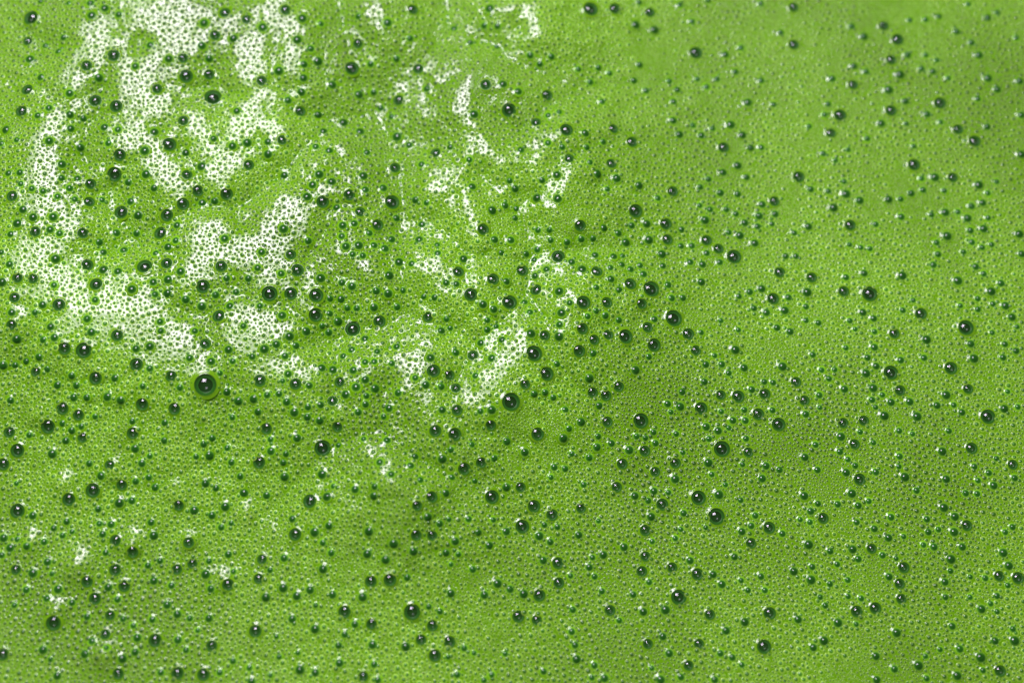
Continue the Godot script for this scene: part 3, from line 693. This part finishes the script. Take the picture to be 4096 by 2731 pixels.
	lay([63.5,22.6,0.61, 71.2,23,0.61, -68,28,0.59, -44.4,28.8,0.59, -66.4,40.2,0.59, -64,42.3,0.59, -54.2,42.7,0.59, -52.5,50.5,0.58, -51.6,37.6,0.59, -59.6,39.7,0.59, -71.2,31.1,0.59, -6.6,27.7,0.59, -27.4,32.8,0.59, -26,46.5,0.58, -25.1,44.9,0.58, -20.6,49.3,0.58, -20,51.6,0.58, 6,30.9,0.6, 38,26.6,0.6, 37.3,28.2,0.6, 9.4,41.1,0.59, 9.2,44.4,0.59, 9.7,46.4,0.59, 31.8,47.6,0.59, 25.7,51.1,0.59, 12.6,49.4,0.59, 33.6,48.2,0.59, 38.5,36,0.6, 18.7,38.8,0.59, 26.8,26.3,0.6, 42.1,29.4,0.6, 64.8,27.1,0.6, 64.9,29.1,0.6, 49.4,32.1,0.6, 57.5,32.7,0.6, -73.3,-50.6,0.6, -81.8,-32,0.59, -25.4,-55.2,0.61, -31.5,-53.7,0.6, -22.7,-42.7,0.6, -21.5,-40.2,0.6, -10,-32.5,0.59, -19.7,-38.5,0.6, -6.9,-29.9,0.59, -6.9,-51.1,0.61, -4.6,-54,0.61, -2.4,-53.7,0.61, 12.1,-32.5,0.59, 14.9,-33.9,0.6, 12.6,-29.8,0.59, 14.9,-41.2,0.6, 32.7,-45.1,0.61, 37.7,-48,0.62, 38.8,-52.4,0.62, 30.1,-38.1,0.61, 14.4,-47.4,0.61, 11,-46.7,0.6, 34.5,-46.6,0.61, 26.4,-45.9,0.61, 4.6,-47.2,0.6, 41.5,-34.5,0.61, 28.6,-59.9,0.62, 30.6,-56.9,0.62, 42.5,-60.6,0.62, 33.5,-61,0.62, 5.8,-32.9,0.59, 8.1,-32.3,0.59, 53.1,-42.4,0.61, 70.5,-57.9,0.62, 59.3,-36.3,0.61, 78.3,-43.5,0.61, 45.7,-55.3,0.62, 51.8,-33.6,0.61, -74,-3.8,0.57, -69.4,-22.6,0.58, -65.4,-23,0.58, -71.4,-8.2,0.57, -41.8,-1.9,0.57, -54.5,-1,0.57, -49.3,-1.1,0.57, -56.2,-13.9,0.58, -74.3,-23.7,0.58, -76.1,-24.1,0.58, -72,-22.9,0.58, -1.7,-14.6,0.58, -10.3,-3.6,0.57, -3.9,-3.3,0.57, -8.8,-9,0.58, -39.4,-5.2,0.57, -29.7,-2.3,0.57, -0.4,-26.6,0.59, -25.2,-13.8,0.58, 6.2,-16.9,0.59, 4.2,-18.6,0.59, 6,-18.5,0.59, 13,-17.3,0.59, 13.3,-8.8,0.58, 13.2,-4.9,0.58, 39.1,-6.8,0.59, 11.8,-3.9,0.57, 3.6,-13.8,0.59, 17.6,-13.1,0.59, 20.6,-13.2,0.59, 15.7,-12.4,0.58, 31,-27.2,0.6, 32.4,-28.6,0.6, 23.8,-24.8,0.6, 35.2,-23.5,0.6, 4.8,-26.6,0.59, 0.5,-20.6,0.59, 0.7,-22.2,0.59, 2,-6.5,0.58, 9,-6,0.57, 36.8,-22.8,0.6, 35.5,-19.6,0.6, 64.2,-25.7,0.6, 59.8,-21.3,0.6, 69.6,-18.2,0.6, 77,-17.4,0.6, 76.9,-12.9,0.6])
	lay([47.6,-7.2,0.59, 63.3,-6.7,0.59, 49.5,-4.5,0.59, 75.5,-6.9,0.59, 46.4,-15.7,0.6, 44.7,-15.7,0.6, -66.3,13.6,0.56, -43.8,16.8,0.56, -74.4,14.8,0.56, -43.2,3.7,0.57, -43.1,12.2,0.56, -58.4,12.9,0.56, -56.8,7.7,0.56, -21.4,3.6,0.57, -26.7,16.4,0.56, -6.2,16.4,0.56, -21,1.9,0.57, -18.7,3.8,0.57, -22.5,9,0.56, -15,6.2,0.57, -34.7,17.8,0.56, -37.1,15.6,0.56, -19.8,12.1,0.56, -4.9,11.4,0.56, 8.9,13.6,0.57, 21.7,1.8,0.58, 40.3,5.3,0.58, 19.6,14.4,0.57, 22.3,13.7,0.57, 37,14.5,0.58, 36.9,9.9,0.58, 13.5,14.6,0.57, 21.3,24.4,0.57, 11.2,22.1,0.57, 34.6,4,0.58, 6.4,8.9,0.57, 31.1,14.6,0.58, 48.3,0.8,0.59, 50.7,4.7,0.58, 48,15.4,0.58, 72.9,18.8,0.58, 73,23.1,0.57, 75.1,19.8,0.58, 47.9,24.7,0.57, 69.3,13.1,0.58, 61.4,13.1,0.58, 41.4,9.9,0.58, 54.1,18.7,0.58, 41.7,5.4,0.58, 79.4,-1.1,0.59, -63,28.3,0.56, -48.6,42.5,0.55, -41.8,48.8,0.55, -48.9,47.2,0.55, -43.7,50.5,0.55, -53.5,33.9,0.56, -55.3,34.6,0.56, -58.6,42.6,0.55, -68.5,30.1,0.56, -69.9,29,0.56, -61.8,32.7,0.56, -77.5,33.1,0.56, -28.7,31.3,0.56, -7.1,46.9,0.55, -10.8,41.5,0.55, -8.1,50.8,0.55, 13.9,38.3,0.56, 4.9,50.3,0.55, 39,38.1,0.56, 21.2,36.9,0.56, 12.8,36.1,0.56, 7.1,28.6,0.56, 53.8,27.6,0.57, 46.5,34.5,0.57, 73.2,36.2,0.57, 66.8,39.1,0.56, 74.8,38.9,0.56, 76.8,43.9,0.56, 51.9,36.5,0.56, 49.1,37.1,0.56, 53.8,39.3,0.56, 78.1,28.3,0.57, 48.2,40.4,0.56, 63,51.3,0.56, -79.2,-32.4,0.55, -77.9,-57.7,0.57, -73,-56.9,0.57, -2.5,-50.4,0.57, 33.4,-37.6,0.57, 16.3,-46.6,0.57, 31.2,-46.5,0.58, 21.6,-59.9,0.58, 5.9,-38.1,0.56, 7.7,-38.7,0.56, 73.6,-47.2,0.58, 72.8,-58.5,0.59, 67.8,-57.8,0.59, 70.1,-51.4,0.58, 71.9,-50.5,0.58, 43.9,-42.2,0.58, 52.4,-40.5,0.58, 78,-60.8,0.59, 82.8,-59.3,0.59, 85.7,-54.6,0.58, 49.7,-38.4,0.57, -77.9,-24.9,0.55, -80,-13.5,0.54, -13.9,-7.2,0.54, -13.7,-22.9,0.55, -2.5,-2.4,0.54, -9.7,-2.2,0.54, -11.9,-15.8,0.55, 36.7,-8.7,0.56, 30.3,-2.5,0.55, 17.8,-14.7,0.55, 30.8,-24,0.56, 15.4,-25.6,0.56, 67.9,-29.3,0.57, 46.3,-19.7,0.56, 47.5,-4.9,0.55])
	lay([54.6,-4.9,0.56, 78,-7.8,0.56, 75.6,-8.7,0.56, 57.1,-17.3,0.56, 58.6,-17.1,0.56, 73.9,-16.6,0.56, 58.5,-3.1,0.55, 55,-28.7,0.57, 52.3,-27,0.57, 71.5,-27.2,0.57, 73.5,-23.5,0.57, 78.4,-22.5,0.57, 78.7,-26.8,0.57, 78.6,-17.9,0.56, 69.1,-23,0.57, -55.6,18.1,0.53, -64.2,12.1,0.53, -45.1,5.6,0.53, -48.5,18.2,0.53, -5.7,21.8,0.53, 33.2,10.2,0.54, 24.5,23.1,0.54, 35.8,24.2,0.54, 31.4,20.2,0.54, 34.3,12.8,0.54, 25.9,13.9,0.54, 21,14.6,0.54, 9.4,17.4,0.53, 80.6,9.2,0.55, 55.9,24.3,0.54, 70.4,8.9,0.55, 49.6,3.3,0.55, 51.7,3.2,0.55, 73.3,21,0.54, 57.2,15,0.54, 53,17.7,0.54, 53.7,-0.4,0.55, 59.1,7.3,0.55, 55.2,13.3,0.54, -75,40.6,0.52, -39.3,49.8,0.52, -57,43.6,0.52, -46.1,33.9,0.53, -75.3,30.7,0.53, -12.5,40.8,0.52, -2.9,50.8,0.52, -8.1,33,0.52, -36.7,35.3,0.52, -4.1,51.6,0.52, 35,49.3,0.52, 36.4,38.1,0.53, 12.2,51.2,0.52, 12.5,33.2,0.53, 5.1,28.3,0.53, 16.5,42.7,0.53, 25.4,30.2,0.53, 50.4,34.1,0.53, 67.9,35.1,0.53, 76.9,29.1,0.54, 71.7,50.1,0.52, 76.6,37.3,0.53, 66.5,28.7,0.54, 64,31.1,0.53, 46.5,27.6,0.54, 56,-34.3,0.54, 71.8,-39.3,0.54, 67,-35,0.54, 53.8,-32.4,0.54, 66,-39,0.54, 33.6,-4.6,0.52, 36.4,-3.1,0.52, 55.3,-17.8,0.53, 77.5,-3,0.52, 65.1,-8.4,0.52, 72.7,-7.5,0.52, 80.3,-28.8,0.53, 42.7,-21.2,0.53, -22.8,15.6,0.5, -35.4,6.8,0.5, -27.3,22.8,0.49, 32.4,1.2,0.51, 25.1,10.5,0.51, 6.1,21.1,0.5, 33.5,21.8,0.5, 36.3,18.6,0.51, 26.9,16.8,0.51, 61,18.8,0.51, 57.9,9.3,0.51, 63.5,13.6,0.51, 49,9.4,0.51, 76.5,17.5,0.51, -67.1,29.5,0.49, -42.3,35.5,0.49, -69,48.6,0.48, -60.7,46.9,0.49, -42.9,28.2,0.5, -69.7,35.9,0.49, -34.9,48.2,0.49, -0.9,47.7,0.49, -9.6,27.8,0.49, -2.8,27.7,0.5, 35.4,36.6,0.5, 21.3,49.8,0.49, 9.1,36,0.5, 26.3,28.8,0.5, 21.8,30.7,0.5, 61,29.8,0.5, 70.6,39.1,0.5, 73.7,40.1,0.5, 74.6,41.3,0.5, 52.8,43.2,0.49, 63.1,48,0.49, 65.4,47,0.49, 47.5,39.1,0.5, 51.8,39,0.5, 45,27.2,0.5, 55.4,-3.5,0.49, 81.6,-4,0.49, -76,22.2,0.46, 79.2,6.7,0.48])
	lay([-47.3,44.3,0.46, -32.1,47.6,0.45, -5.6,47.6,0.45, -35.4,45.2,0.45, -36.1,50.9,0.45, -9.5,48.2,0.45, -9.2,34.5,0.46, -29.6,40.6,0.46, 13.5,27.6,0.47, 30.2,28.5,0.47, 70.9,36,0.47, 59.6,33.2,0.47])
